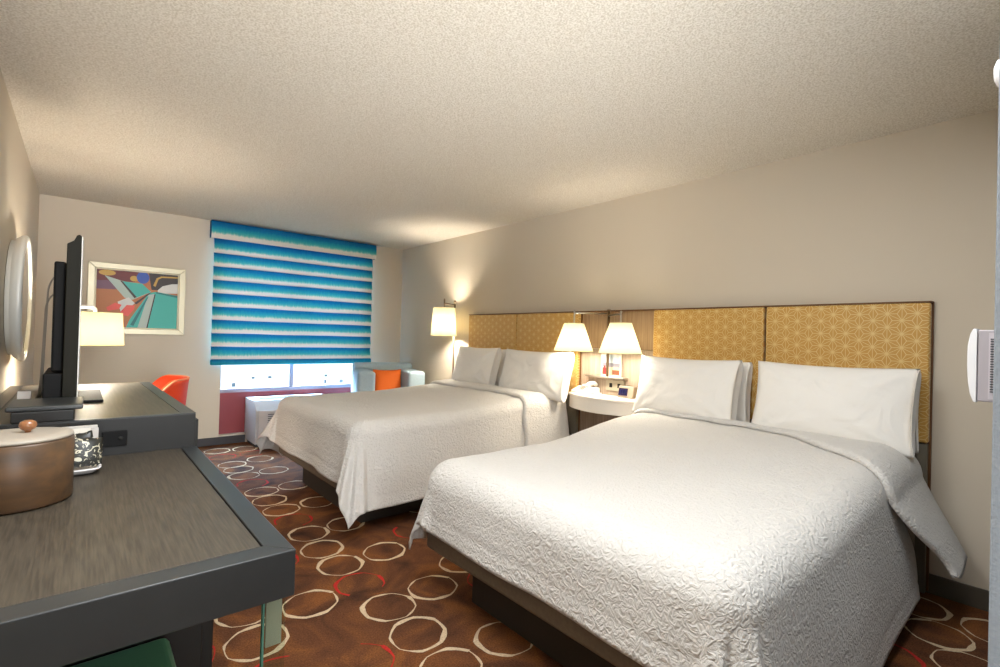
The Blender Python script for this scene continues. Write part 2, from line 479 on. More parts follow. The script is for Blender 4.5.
vp = [(-.025, 2.425), (-.10, 2.425), (-.112, 2.41), (-.116, 2.34), (-.116, 2.25), (-.108, 2.238), (-.095, 2.240)]
vv = [0, .0, .03, .4, .97, .99, .99]
grid(b, lambda u, v: Vector((1.345+u*1.895, vp[int(round(v*6))][0], vp[int(round(v*6))][1])), 60, 6, uv=lambda u, v: (u, vv[int(round(v*6))]))
for xx in (1.345, 3.24):
    p = [Vector((xx, y, z)) for y, z in vp]+[Vector((xx, -.025, 2.24))]
    f = b.faces.new([b.verts.new(q) for q in p]); lay = b.loops.layers.uv.verify()
    for l in f.loops: l[lay].uv = (.5, .12)
obj('valance', b, M_blind, t, recalc=False)
b = B(); box(b, bx0-.005, bx1+.005, -.085, -.04, .875, .94, .015, 3)
lay = b.loops.layers.uv.verify()
for f in b.faces:
    for l in f.loops: l[lay].uv = (l.vert.co.x/1.9, .16+.35*(.94-l.vert.co.z)/.065)
obj('bottom_bar', b, M_blind, t)

# ------------------------------------------------------------------ air conditioner below the window
t = thing('air_conditioner', 'white boxy air conditioner on the floor beneath the window', 'air conditioner', (2.25, -.2, 0))
ax0, ax1, ay0, ay1 = 1.765, 2.62, -.40, .06
b = B()
prism(b, [(ay1, .035), (ay0+.02, .035), (ay0, .06), (ay0, .40), (ay0+.10, .50), (ay1, .50)], ax0, ax1, .006, axis='x'); obj('casing', b, M_ac, t)
b = B(); box(b, ax0+.03, ax1-.03, ay0-.006, ay0+.004, .10, .40, .004); obj('front_panel', b, M_whitep, t)
b = B()
for k in range(11): box(b, ax0+.12, ax1-.3, ay0-.011, ay0-.005, .13+k*.022, .138+k*.022)
obj('intake_grille', b, M_acdark, t)
b = B()
for k in range(6): box(b, ax0+.08, ax1-.3, ay0+.13+k*.035, ay0+.145+k*.035, .4995, .504)
obj('outlet_grille', b, M_acdark, t)
b = B(); box(b, ax0+.02, ax1-.02, ay0+.05, ay1, 0, .035); obj('foot', b, M_acdark, t)

# ------------------------------------------------------------------ picture on the far wall
t = thing('framed_picture', 'framed picture of a teal classic car tail fin on the window wall', 'picture', (.745, -.012, 1.19))
px0, px1, pz0, pz1 = .352, 1.138, 1.19, 1.875
b = B()
def frame_(b, x0, x1, z0, z1, w, y0, y1):
    for pts in ([(x0, z0), (x1, z0), (x1-w, z0+w), (x0+w, z0+w)], [(x1, z0), (x1, z1), (x1-w, z1-w), (x1-w, z0+w)],
                [(x1, z1), (x0, z1), (x0+w, z1-w), (x1-w, z1-w)], [(x0, z1), (x0, z0), (x0+w, z0+w), (x0+w, z1-w)]):
        prism(b, pts, y0, y1, .004, axis='y')
frame_(b, px0, px1, pz0, pz1, .055, -.036, -.002); obj('frame', b, M_champ, t)
b = B(); frame_(b, px0+.05, px1-.05, pz0+.05, pz1-.05, .016, -.022, -.004); obj('inner_liner', b, mat('pale_liner', (226, 218, 190), .5), t)
art = {'bg': (176, 108, 58), 'teal': (58, 172, 160), 'deep': (22, 112, 112), 'pale': (172, 188, 178), 'red': (222, 84, 70), 'dark': (50, 34, 30), 'blue': (44, 82, 170),
       'gold': (196, 154, 66), 'chrome': (208, 206, 200), 'purple': (112, 72, 92), 'maroon': (104, 30, 26)}
akeys = list(art); amats = [mat('print_'+k, v, .5) for k, v in art.items()]
b = B(); ix0, ix1, iz0, iz1 = px0+.066, px1-.066, pz0+.066, pz1-.066
def art_poly(c, pts, d):
    vs = [b.verts.new((ix0+u*(ix1-ix0), -.0055-d*.0003, iz1-v*(iz1-iz0))) for u, v in pts]
    f = b.faces.new(vs); f.material_index = akeys.index(c)
def blob(c, u, v, ru, rv, d, n=16): art_poly(c, [(min(1, max(0, u+ru*math.cos(2*PI*k/n))), min(1, max(0, v+rv*math.sin(2*PI*k/n)))) for k in range(n)], d)
art_poly('bg', [(0, 0), (1, 0), (1, 1), (0, 1)], 0)
art_poly('maroon', [(0, 0), (.5, 0), (.45, .18), (0, .2)], 1); art_poly('purple', [(0, .18), (.3, .24), (.32, .33), (0, .34)], 1)
blob('gold', .12, .05, .1, .05, 2); blob('gold', .44, .12, .05, .05, 2); blob('purple', .1, .24, .08, .06, 2)
art_poly('dark', [(.62, 0), (1, 0), (1, .3), (.66, .3)], 1)
blob('blue', .55, .09, .08, .11, 3)
art_poly('chrome', [(.74, .3), (.80, .22), (.92, .17), (1, .16), (1, .34), (.74, .36)], 4)
art_poly('gold', [(.68, .22), (.72, .08), (.78, .04), (1, .03), (1, .055), (.79, .065), (.745, .10), (.71, .24)], 5)
art_poly('pale', [(.09, .1), (.28, .17), (.55, .24), (.66, .34), (.43, .5), (.33, .47)], 5)
art_poly('teal', [(.28, .18), (.54, .2), (.655, .34), (.47, .46)], 6)
art_poly('dark', [(.27, .17), (.30, .18), (.48, .45), (.45, .47)], 7)
art_poly('teal', [(.63, .36), (.72, .33), (1, .38), (1, 1), (.36, 1), (.40, .86)], 6)
art_poly('pale', [(.62, .40), (.70, .37), (.62, 1), (.50, 1)], 7); art_poly('deep', [(.60, .46), (.63, .42), (.45, .97), (.41, .95)], 8)
art_poly('dark', [(.70, .38), (.715, .38), (.625, 1), (.61, 1)], 8); art_poly('dark', [(.62, .37), (.66, .35), (.48, .58), (.45, .56)], 8)
art_poly('deep', [(.72, .335), (1, .385), (1, .42), (.72, .36)], 8)
art_poly('chrome', [(.25, .55), (.38, .46), (.46, .56), (.30, .76)], 8)
art_poly('red', [(.12, .66), (.22, .57), (.30, .60), (.27, .68), (.14, .72)], 9); art_poly('red', [(.29, .72), (.36, .60), (.46, .60), (.45, .68), (.38, .80), (.31, .78)], 9)
art_poly('chrome', [(.30, .55), (.345, .52), (.36, .58), (.30, .66)], 10)
obj('print', b, amats, t, recalc=False)
for f in bpy.data.objects['print'].data.polygons: pass

# ------------------------------------------------------------------ round mirror on the left wall
t = thing('wall_mirror', 'round mirror with a thick silver frame on the left wall', 'mirror', (0, -2.10, 1.41))
b = B()
prof = [(.318, .045), (.320, .068), (.330, .073), (.352, .073), (.362, .068), (.366, .060), (.364, .050), (.345, .026), (.330, .018), (.330, .004), (.318, .004)]
lathe(b, prof+[prof[0]], seg=72)
bmesh.ops.rotate(b, verts=b.verts[:], cent=(0, 0, 0), matrix=Matrix.Rotation(PI/2, 3, 'Y')); bmesh.ops.translate(b, verts=b.verts[:], vec=(0, -2.10, 1.41))
obj('frame', b, M_silver, t)
b = B(); lathe(b, [(0, .064), (.3185, .064), (.3185, .05), (0, .05)], seg=72, smooth=False)
bmesh.ops.rotate(b, verts=b.verts[:], cent=(0, 0, 0), matrix=Matrix.Rotation(PI/2, 3, 'Y')); bmesh.ops.translate(b, verts=b.verts[:], vec=(0, -2.10, 1.41))
obj('mirror_plate', b, M_mirror, t)

# ------------------------------------------------------------------ headboards, wood panel, bedside shelf
def headboard(y_panels, label):
    ya, yb = y_panels[0][0], y_panels[-1][1]
    t = thing('headboard', label, 'headboard', (W-.03, (ya+yb)/2, 0), 'upholstered headboards behind the two beds')
    for y0, y1 in y_panels:
        b = B(); box(b, W-.066, W-.022, y1+.006, y0-.006, .775, 1.500, .012, 3); obj('upholstered_panel', b, M_star, t)
    b = B(); box(b, W-.022, W-.004, yb, ya, .01, 1.507, .002); box(b, W-.064, W-.022, yb+.003, ya-.003, 1.5005, 1.508, .001); obj('backing_board', b, M_hbedge, t)
    b = B(); box(b, W-.052, W-.022, yb+.01, ya-.01, .005, .77, .003); obj('base_board', b, M_hbbase, t)
    return t
headboard([(-1.652, -2.452), (-2.452, -3.262)], 'ochre star patterned two panel headboard of the bed nearest the window')
headboard([(-3.990, -4.798), (-4.798, -5.607)], 'ochre star patterned two panel headboard of the bed nearest the camera')

t = thing('wall_panel', 'walnut laminate wall panel between the two headboards behind the reading lamps', 'wall panel', (W-.02, -3.625, 0))
b = B(); box(b, W-.020, W-.004, -3.984, -3.268, 1.19, 1.50, .002); obj('upper_panel', b, M_nichetop, t)
b = B(); box(b, W-.026, W-.004, -3.984, -3.268, .01, 1.186, .002); obj('lower_panel', b, M_niche, t)
b = B(); box(b, W-.062, W-.004, -3.984, -3.268, 1.5005, 1.508, .001); obj('top_rail', b, M_hbedge, t)

t = thing('nightstand', 'white curved floating bedside shelf between the two beds', 'nightstand', (W-.03, -3.625, .68))
pts = [(W-.0675, -3.275), (3.50, -3.275)]
for k in range(1, 20):
    q = k/20; y = -3.275-q*.725
    pts.append((3.50-.135*math.sin(PI*q)**.8, y))
pts += [(3.51, -4.0), (W-.0675, -4.0)]
b = B(); prism(b, pts, .790, .812, .004); obj('shelf_top', b, M_white, t)
b = B(); prism(b, [(x+(.008 if x < 3.6 else 0), y+(.006 if y < -3.6 else -.006)) for x, y in pts], .690, .7895, .004); obj('apron', b, M_white, t)
b = B(); box(b, W-.067, W-.027, -3.96, -3.31, .70, .78, .002); obj('wall_cleat', b, M_white, t)

# telephone
t = thing('telephone', 'white corded telephone on the far end of the bedside shelf', 'telephone', (3.57, -3.40, .812))
b = B(); prism(b, [(3.50, .813), (3.64, .813), (3.64, .862), (3.60, .866), (3.50, .832)], -3.50, -3.30, .006, axis='y'); obj('phone_base', b, M_white, t)
b = B()
tube(b, bend([(3.52, -3.455, .872), (3.545, -3.455, .892), (3.62, -3.455, .897), (3.645, -3.455, .878)], .015), [.02]*2+[.016]*(len(bend([(0,0,0),(0,0,1),(0,1,1),(1,1,1)], .1))-4)+[.02]*2 if False else .017)
obj('handset', b, M_white, t)
b = B()
for i in range(4):
    for j in range(3): box(b, 3.52+i*.017, 3.531+i*.017, -3.41+j*.022, -3.396+j*.022, .838+i*.0075, .845+i*.0075, .002)
obj('keypad', b, M_lid, t)
b = B(); box(b, 3.60, 3.63, -3.41, -3.34, .862, .880, .003); obj('cradle_back', b, M_whitep, t)
b = B()
cp = [(3.52+.05*k/80+.007*math.cos(k*.9), -3.47-.10*k/80, .820+.007*abs(math.sin(k*.9))) for k in range(80)]
tube(b, cp, .003, 6); obj('coiled_cord', b, M_white, t)

# clock radio
t = thing('clock_radio', 'small grey clock radio with a lit display on the bedside shelf', 'clock', (3.60, -3.80, .812))
b = B(); prism(b, [(3.555, .813), (3.635, .813), (3.635, .90), (3.575, .905)], -3.875, -3.735, .006, axis='y'); obj('case', b, mat('taupe_clock_case', (150, 136, 118), .5), t)
b = B(); prism(b, [(3.5535, .832), (3.5655, .888), (3.5725, .888), (3.5605, .832)], -3.825, -3.745, 0, axis='y'); obj('display', b, mat('black_display_window', (34, 30, 60), .2), t)
b = B()
for yy in (-3.765, -3.785, -3.805): prism(b, [(3.5545, .846), (3.5605, .876), (3.5625, .876), (3.5565, .846)], yy-.006, yy+.006, 0, axis='y')
obj('lit_digits', b, M_lcd, t)

# printed card on its ledge
t = thing('printed_card', 'small printed picture card standing below the right reading lamp', 'card', (3.645, -3.60, .963))
b = B(); box(b, 3.640, 3.645, -3.705, -3.505, .9625, 1.15, .001); obj('card_stock', b, mat('card_white', (232, 222, 206), .6), t)
b = B()
cm = [mat('card_sky', (188, 200, 206), .5), mat('card_hills', (120, 118, 130), .5), mat('card_red', (178, 26, 24), .5), mat('card_brown', (120, 66, 36), .5), mat('card_sand', (206, 178, 150), .5)]
def cq(mi, u0, u1, v0, v1, d):
    f = b.faces.new([b.verts.new((3.6395-d*.0003, -3.515-u*.18, .975+v*.165)) for u, v in ((u0, v0), (u1, v0), (u1, v1), (u0, v1))]); f.material_index = mi
cq(0, 0, 1, .6, 1, 0); cq(1, 0, 1, .4, .6, 0); cq(4, 0, 1, 0, .4, 0); cq(2, .03, .28, .02, .36, 1); cq(2, .1, .2, .36, .46, 1); cq(3, .58, .97, .03, .26, 1); cq(4, .6, .9, .3, .42, 1)
obj('card_print', b, cm, t, recalc=False)

# ------------------------------------------------------------------ lamps
def add_point(name, loc, power, col, r=.03, parent=None):
    l = bpy.data.lights.new(name, 'POINT'); l.energy = power*LAMP; l.color = col; l.shadow_soft_size = r
    o = bpy.data.objects.new(name, l); COL.objects.link(o)
    o.location = Vector(loc)-(Vector(parent['_w']) if parent else Vector())
    if parent: o.parent = parent
    return o
LAMP = 2.4
WARM = (1, .90, .75)
def shade(bm, cx, cy, z0, z1, r0, r1, seg=48):
    lathe(bm, [(r0, z0), (r1, z1)], cx, cy, 0, seg)
    for r_, z_ in ((r0, z0), (r1, z1)):
        tube(bm, [(cx+r_*math.cos(2*PI*k/seg), cy+r_*math.sin(2*PI*k/seg), z_) for k in range(seg)], .0028, 6, True)
def spider(bm, cx, cy, z, r):
    for k in range(3): tube(bm, [(cx, cy, z), (cx+r*math.cos(2*PI*k/3+.5), cy+r*math.sin(2*PI*k/3+.5), z)], .002, 6)

t = thing('wall_lamp', 'double swing arm reading lamp with two lit tapered shades above the bedside shelf', 'wall lamp', (W-.03, -3.6, .86))
b = B(); box(b, 3.652, 3.665, -3.73, -3.55, .845, .938, .004); obj('outlet_plate', b, mat('grey_outlet_plate', (170, 160, 140), .4, metal=.3), t)
for yy in (-3.60, -3.68):
    b = B(); box(b, 3.6495, 3.6525, yy-.014, yy+.014, .873, .909, .001); obj('socket', b, M_black, t)
b = B(); box(b, 3.60, 3.665, -3.76, -3.36, .948, .962, .003); obj('ledge', b, M_chrome, t)
b = B(); tube(b, [(3.615, -3.59, .963), (3.615, -3.59, 1.50)], .011); lathe(b, [(0, 1.50), (.016, 1.50), (.016, 1.512), (0, 1.514)], 3.615, -3.59); obj('post', b, M_bronze, t)
lampc = [(3.40, -3.405), (3.40, -3.865)]
for i, (lx, ly) in enumerate(lampc):
    za = 1.478-.016*i
    b = B(); tube(b, bend([(3.615, -3.59, za), (lx, ly, za), (lx, ly, 1.36)], .02), .007); lathe(b, [(0, za+.025), (.009, za+.018), (.006, za)], lx, ly); obj('arm', b, M_chrome, t)
    b = B(); shade(b, lx, ly, 1.165, 1.392, .160, .080); s = obj('lamp_shade', b, M_shade, t, recalc=False)
    b = B(); spider(b, lx, ly, 1.386, .080); lathe(b, [(0, 1.36), (.018, 1.36), (.018, 1.31), (0, 1.31)], lx, ly, 0, 20); obj('socket_holder', b, M_chrome, s)
    b = B(); lathe(b, [(0, 1.31), (.014, 1.305), (.018, 1.285), (0, 1.27)], lx, ly, 0, 20); obj('bulb', b, M_bulb, s)
    add_point('reading_light', (lx, ly, 1.235), 6.5, WARM, .07, t)

t = thing('floor_lamp', 'floor lamp with a lit white drum shade beside the far headboard', 'floor lamp', (3.56, -1.38, 0))
fx, fy = 3.48, -1.38
b = B(); lathe(b, [(0, 0), (.115, 0), (.115, .014), (.10, .02), (.02, .024), (0, .024)], 3.56, fy); obj('lamp_base', b, M_bronze, t)
b = B(); tube(b, [(3.625, fy, .02), (3.625, fy, 1.645)], .010); lathe(b, [(0, 1.645), (.013, 1.645), (.013, 1.675), (0, 1.678)], 3.625, fy); obj('pole', b, M_bronze, t)
b = B(); tube(b, bend([(3.625, fy, 1.63), (fx, fy, 1.63), (fx, fy, 1.53)], .02), .007); lathe(b, [(.009, 1.62), (.009, 1.685), (0, 1.69)], fx, fy, 0, 16); obj('arm', b, M_bronze, t)
b = B(); shade(b, fx, fy, 1.262, 1.580, .145, .124); s = obj('lamp_shade', b, M_shade2, t, recalc=False)
b = B(); spider(b, fx, fy, 1.573, .124); obj('shade_carrier', b, M_chrome, s)
b = B(); lathe(b, [(0, 1.53), (.016, 1.525), (.016, 1.47), (.02, 1.45), (0, 1.44)], fx, fy, 0, 20); obj('bulb', b, M_bulb, s)
add_point('floor_lamp_light', (fx, fy, 1.405), 22, WARM, .08, t)

# ------------------------------------------------------------------ beds
def bed(y_c, label):
    t = thing('bed', label, 'bed', (2.62, y_c, 0), 'two queen beds')
    y0, y1 = y_c-.76, y_c+.76
    b = B(); box(b, 1.76, 3.60, y0+.20, y1-.20, 0, .222, .004); obj('plinth', b, M_plinth, t)
    b = B(); box(b, 1.62, 3.625, y0, y1, .225, .43, .02, 3); obj('box_spring', b, M_boxwrap, t)
    b = B(); box(b, 1.65, 3.622, y0+.03, y1-.03, .432, .625, .085, 4); obj('mattress', b, M_mattress, t)
    return t
YA, YF = -4.80, -2.457
bed(YF, 'queen bed nearest the window with a grey brown box base')
bed(YA, 'queen bed nearest the camera with a grey brown box base')

def sstep(a, b, x):
    x = min(1, max(0, (x-a)/(b-a))); return x*x*(3-2*x)

class Drape:
    """a cloth over a bed: a = distance from the foot edge along the bed, b = distance across, both measured along the cloth"""
    def __init__(s, xf, xh, y0, y1, ztop, zhead, R, seed, ripple=.012, flare=.10, foot_out=.05, out0=.05, out1=.05, cut=.16, cut1=.16):
        s.xf, s.xh, s.y0, s.y1, s.ztop, s.zhead, s.R, s.seed, s.ripple, s.flare, s.foot_out, s.out0, s.out1, s.cut, s.cut1 = xf, xh, y0, y1, ztop, zhead, R, seed, ripple, flare, foot_out, out0, out1, cut, cut1
        s.q = R*PI/2-R                # extra cloth length used by the rounded edge
    def pos(s, x, y, lift=0):
        """x, y: cloth coordinates in plan as though laid flat; beyond the edges they hang"""
        R = s.R
        dx = max(0, s.xf+R-x); dy0 = max(0, s.y0+R-y); dy1 = max(0, y-(s.y1-R))
        dy = dy0 if dy0 > 0 else -dy1
        d = math.hypot(dx, dy)
        xi = x+dx if dx > 0 else x; yi = y+dy0-dy1
        z0 = s.ztop+(s.zhead-s.ztop)*sstep(s.xf+.6, s.xh-.25, xi)
        z0 -= .045*sstep(3.34, 3.42, xi)*(1-sstep(s.y1-.22, s.y1-.1, yi))*sstep(s.y0+.1, s.y0+.22, yi)
        z0 += .010*noise.noise(Vector((xi*2.2, yi*2.2, s.seed)))+.004*noise.noise(Vector((xi*7, yi*7, s.seed+3)))
        R2 = R+lift
        if d < 1e-6: return Vector((xi, yi, z0+lift))
        ux, uy = -dx/d, -dy/d
        ang = math.atan2(abs(dy), dx)                      # 0 foot, pi/2 side
        corner = math.sin(2*ang) if (dx > 0 and dy != 0) else 0
        d2 = d*(1-(s.cut if dy > 0 else s.cut1)*corner)
        if d2 < R*PI/2:
            h = R2*math.sin(d2/R); v = R2*(1-math.cos(d2/R))-lift
            hang = 0
        else:
            hang = d2-R*PI/2
            h = R2; v = R2-lift+hang
        # folds: gentle along straight sides, stronger round the corners
        along = (yi if dx > 0 and dy == 0 else xi)
        fold = s.ripple*math.sin(along*9+s.seed)*.6+s.ripple*1.2*noise.noise(Vector((xi*3.5, yi*3.5, s.seed+8)))
        k = min(1, hang/.25)
        h += k*(fold*.8+s.ripple*.6) + corner*s.flare*hang*(1.3 if dy > 0 else 2.0) + ((s.out0 if dy > 0 else s.out1) if dy != 0 else s.foot_out)*hang*(abs(uy) if dy != 0 else 1) + (s.foot_out*hang*abs(ux) if dy != 0 and dx > 0 else 0)
        if corner > 0:
            h += k*(.024*math.sin(ang*9+s.seed)+.014*math.sin(ang*21+s.seed*2))*corner
        z = z0-v
        z = max(z, .03)
        return Vector((xi+ux*h, yi+uy*h, z))

def cover(name, D, x0, xfold, ov0, ov1, label, n_step=.014):
    """bedspread from the foot overhang to the fold line, plus the turned-down band up to the pillows"""
    ya, yb = D.y0-ov0, D.y1+ov1
    ny = int((yb-ya)/n_step)
    t = thing(name, label, 'bedspread', (2.6, (D.y0+D.y1)/2, D.ztop), 'white quilted bedspreads')
    b = B(); nx = int((D.xh-x0)/n_step*.9)
    def seam(x, y):
        e = min(x-x0, y-ya, yb-y)
        return -.004*math.exp(-((e-.075)/.008)**2) + .0025*math.exp(-((e-.006)/.008)**2)
    grid(b, lambda u, v: (lambda y: (lambda x: D.pos(x, y, seam(x, y)))(x0+u*(xfold(y)+.10-x0)))(ya+v*(yb-ya)), nx, ny)
    o = obj('quilted_cover', b, M_quilt, t, recalc=False)
    sol = o.modifiers.new('thickness', 'SOLIDIFY'); sol.thickness = .007; sol.offset = -1
    return t, o, ya, yb

def band(t, D, xfold, xend, ya, yb, lift=.024, name='turned_down_band', m=None, n_step=.014):
    b = B()
    def f(u, v):
        y = ya+v*(yb-ya); xa = xfold(y)+.006*math.sin(y*23)
        x = xa+u*(xend(y)-xa)
        w = min(1, u*(xend(y)-xa)/.03)
        return D.pos(x, y, .004+lift*math.sqrt(max(0, 1-(1-w)**2))+.004*noise.noise(Vector((x*6, y*6, 5)))) 
    grid(b, f, 40, int((yb-ya)/n_step))
    o = obj(name, b, m or M_quilt, t, recalc=False)
    sol = o.modifiers.new('thickness', 'SOLIDIFY'); sol.thickness = .006; sol.offset = -1
    return o

# far bed
DF = Drape(1.585, 3.6, YF-.775, YF+.775, .715, .775, .10, 2.3, .018, .20, .06, .09, .16, .13, .25)
xfF = lambda y: 3.10-.10*sstep(YF-.3, YF-.95, y)
tF, o, ya, yb = cover('bedspread', DF, 1.585-.345, xfF, .50, .50, 'white quilted bedspread on the bed nearest the window')
band(tF, DF, xfF, lambda y: 3.50, DF.y0-.40, DF.y1+.40)
# near bed
DN = Drape(1.575, 3.6, YA-.775, YA+.775, .665, .765, .13, 5.1, .014, .08, .05, .10, .08, .34, .20)
xfN = lambda y: 3.29-.36*sstep(-4.9, -5.62, y)+.22*sstep(-5.62, -6.0, y)
tN, o, ya, yb = cover('bedspread', DN, 1.575-.265, xfN, .58, .40, 'white quilted bedspread on the bed nearest the camera')
DNB = Drape(1.575, 3.6, YA-.775, YA+.775, .665, .765, .13, 5.1, .012, .12, .05, .50, .08)
band(tN, DNB, xfN, lambda y: 3.56-.06*sstep(-4.9, -5.6, y), DN.y0-.41, DN.y1+.33)

# pillows
def pillow_mesh(w, h, t, seed):
    b = B(); nu, nv = 44, 32
    def P(side):
        def f(u, v):
            U, V = 2*u-1, 2*v-1
            yy = w/2*U*(1-.045*math.cos(V*PI/2)*U*U)
            zz = h/2*V*(1-.065*math.cos(U*PI/2)*V*V)
            th = t/2*max(0, (1-U**4)*(1-V**4))**.55*(.8+.2*math.cos(U*PI/2)*math.cos(V*PI/2))
            edge = (1-min(1, max(abs(U), abs(V))**3))
            # creases that run in from the corners
            r1 = math.atan2(1.05-V, 1.05-U); r2 = math.atan2(1.05+V, 1.05+U); r3 = math.atan2(1.05+V, 1.05-U); r4 = math.atan2(1.05-V, 1.05+U)
            cr = 0
            for q, (cu, cv, rr_) in enumerate(((1, 1, r1), (-1, -1, r2), (1, -1, r3), (-1, 1, r4))):
                d = math.hypot((U-cu), (V-cv)*.7)
                cr += .010*math.sin(rr_*13+seed+q*2)*math.exp(-(d/.55)**2)*min(1, d*3)
            th += cr*edge*1.2+.010*noise.noise(Vector((U*1.7, V*1.7, seed+side)))*edge+.004*noise.noise(Vector((U*5, V*5, seed)))*edge
            return Vector((side*(-max(th, .002)), yy, zz))
        return f
    grid(b, P(1), nu, nv); grid(b, P(-1), nu, nv)
    bmesh.ops.remove_doubles(b, verts=b.verts[:], dist=.0045)
    return b

def pillow(x, y, z, w, h, t, lean, seed, label, rz=0, roll=0, group='white bed pillows'):
    th = thing('pillow', label, 'pillow', (x, y, z), group)
    th['_w'] = (0, 0, 0)
    th.rotation_euler = (roll, lean, rz)
    b = pillow_mesh(w, h, t, seed); obj('pillow_case', b, M_sheet, th)
    # open hem of the case on the near end
    b = B()
    pts = []
    nseg = 24
    for i in range(nseg+1):
        V = -1+2*i/nseg
        pts.append((V, t/2*.55*max(0, 1-V**4)**.5))
    def f(u, v):
        V, th_ = pts[int(round(v*nseg))]
        side = -1 if u < .5 else 1
        k = abs(2*u-1)
        yb_ = -w/2*(.93+.075*(1-.4*math.cos(V*PI/2)))
        return Vector((side*th_*k, yb_+.01*(1-k), h/2*V*.985))
    grid(b, f, 10, nseg); obj('case_hem', b, M_sheet, th)
    return th
zF, zN = .79, .785
pillow(3.555, -2.06, .945, .70, .40, .12, math.radians(6), 1.0, 'rear pillow at the window side of the bed nearest the window')
pillow(3.555, -2.82, .945, .74, .40, .12, math.radians(6), 2.0, 'rear pillow of the far bed against the headboard beside the shelf')
pillow(3.40, -2.08, .955, .68, .42, .15, math.radians(15), 3.3, 'front pillow of the far bed on the side of the floor lamp')
pillow(3.39, -2.945, .945, .84, .43, .16, math.radians(15), 4.6, 'front pillow of the far bed beside the telephone')
pillow(3.56, -4.395, .94, .70, .41, .11, math.radians(5), 5.2, 'rear pillow of the near bed tucked behind the smaller front pillow')
pillow(3.56, -5.225, .935, .70, .41, .11, math.radians(5), 6.1, 'rear pillow of the near bed behind the wide outer front pillow')
pillow(3.405, -4.375, .95, .72, .43, .15, math.radians(15), 7.4, 'front pillow of the near bed beside the clock radio')
pillow(3.405, -5.21, .948, .76, .44, .15, math.radians(15), 8.8, 'wide outer front pillow of the near bed beside the bare wall')

# ------------------------------------------------------------------ armchair in the corner
t = thing('armchair', 'pale grey blue upholstered armchair in the corner under the window', 'armchair', (3.205, -.56, 0), None, math.radians(-17))
b = B(); box(b, -.18, .18, -.36, .24, .20, .44, .04, 3); obj('seat_cushion', b, M_paleblue, t)
b = B(); box(b, -.385, .385, -.33, .36, .10, .24, .02, 2); obj('seat_frame', b, M_paleblue, t)
b = B(); box(b, -.375, .375, .20, .37, .24, .895, .045, 4); obj('backrest', b, M_paleblue, t)
for s_ in (-1, 1):
    b = B(); x0, x1 = sorted((s_*.19, s_*.395)); box(b, x0, x1, -.37, .22, .12, .825, .035, 4); obj('armrest', b, M_paleblue, t)
for sx in (-.32, .32):
    for sy in (-.29, .30):
        b = B(); lathe(b, [(0, .10), (.024, .10), (.016, 0), (0, 0)], sx, sy, 0, 16); obj('leg', b, M_darkbody, t)
# orange cushion on it
def cushion(loc, rot, w, h, d, label):
    b = B(); nu = 28
    for side in (1, -1):
        def f(u, v, side=side):
            U, V = 2*u-1, 2*v-1
            th = d/2*max(0, (1-U**4)*(1-V**4))**.6+.004*noise.noise(Vector((U*3, V*3, 2)))*(1-max(abs(U), abs(V)))
            return Vector((w/2*U*(1-.05*math.cos(V*PI/2)*U*U), -side*max(th, .002), h/2*V*(1-.07*math.cos(U*PI/2)*V*V)))
        grid(b, f, nu, nu)
    bmesh.ops.remove_doubles(b, verts=b.verts[:], dist=.0045)
    o = obj('throw_pillow', b, M_orange); o.location = loc; o.rotation_euler = rot
    return tag(o, label, 'throw pillow')
cushion((3.20, -.60, .655), (math.radians(-16), 0, math.radians(-17)), .345, .36, .12, 'orange throw pillow leaning in the grey blue armchair')

# ------------------------------------------------------------------ left side: desk, tub chair, desk lamp
t = thing('writing_desk', 'dark writing desk against the left wall behind the television', 'desk', (.33, -1.35, 0))
b = B(); box(b, .02, .60, -2.09, -.70, .72, .76, .003); obj('desktop', b, M_dresstop, t)
for yy in (-2.08, -.74):
    b = B(); box(b, .03, .58, yy, yy+.03, 0, .7195, .003); obj('side_panel', b, M_darkbody, t)
b = B(); box(b, .04, .06, -2.045, -.745, .42, .7195, .002); obj('modesty_panel', b, M_darkbody, t)

t = thing('tub_chair', 'orange tub chair at the desk past the television', 'chair', (.70, -1.52, 0))
cx, cy = .70, -1.52
def rim(a):   # a = angle from the back (+x)
    k = abs(a)/(PI*.62); return .875-.21*sstep(.45, 1.0, k)
def shell(a, q, off=0):
    z = .40+(rim(a)-.40)*q
    rad = .235+.045*q+off
    return Vector((cx+rad*math.cos(a)*.92, cy+rad*1.05*math.sin(a), z))
b = B(); A0 = PI*.62
grid(b, lambda u, v: shell(-A0+2*A0*u, v), 48, 14); o = obj('seat_shell', b, M_orangered, t, recalc=False)
so = o.modifiers.new('thickness', 'SOLIDIFY'); so.thickness = .04; so.offset = 0
b = B(); rp = [shell(-A0+2*A0*k/48, 1, .020) for k in range(49)]
rp = [shell(-A0, q/6, .02) for q in range(6)]+rp+[shell(A0, (5-q)/6, .02) for q in range(6)]
tube(b, rp, .007, 8); obj('piping', b, M_piping, t)
b = B(); lathe(b, [(0, .36), (.24, .36), (.255, .40), (.24, .445), (.20, .46), (0, .465)], cx, cy, 0, 40); obj('seat', b, M_orangered, t)
for k in range(4):
    a = PI/4+k*PI/2
    b = B(); tube(b, [(cx+.17*math.cos(a), cy+.17*math.sin(a), .37), (cx+.24*math.cos(a), cy+.24*math.sin(a), .003)], [.016, .011], 12); obj('leg', b, M_chrome, t)

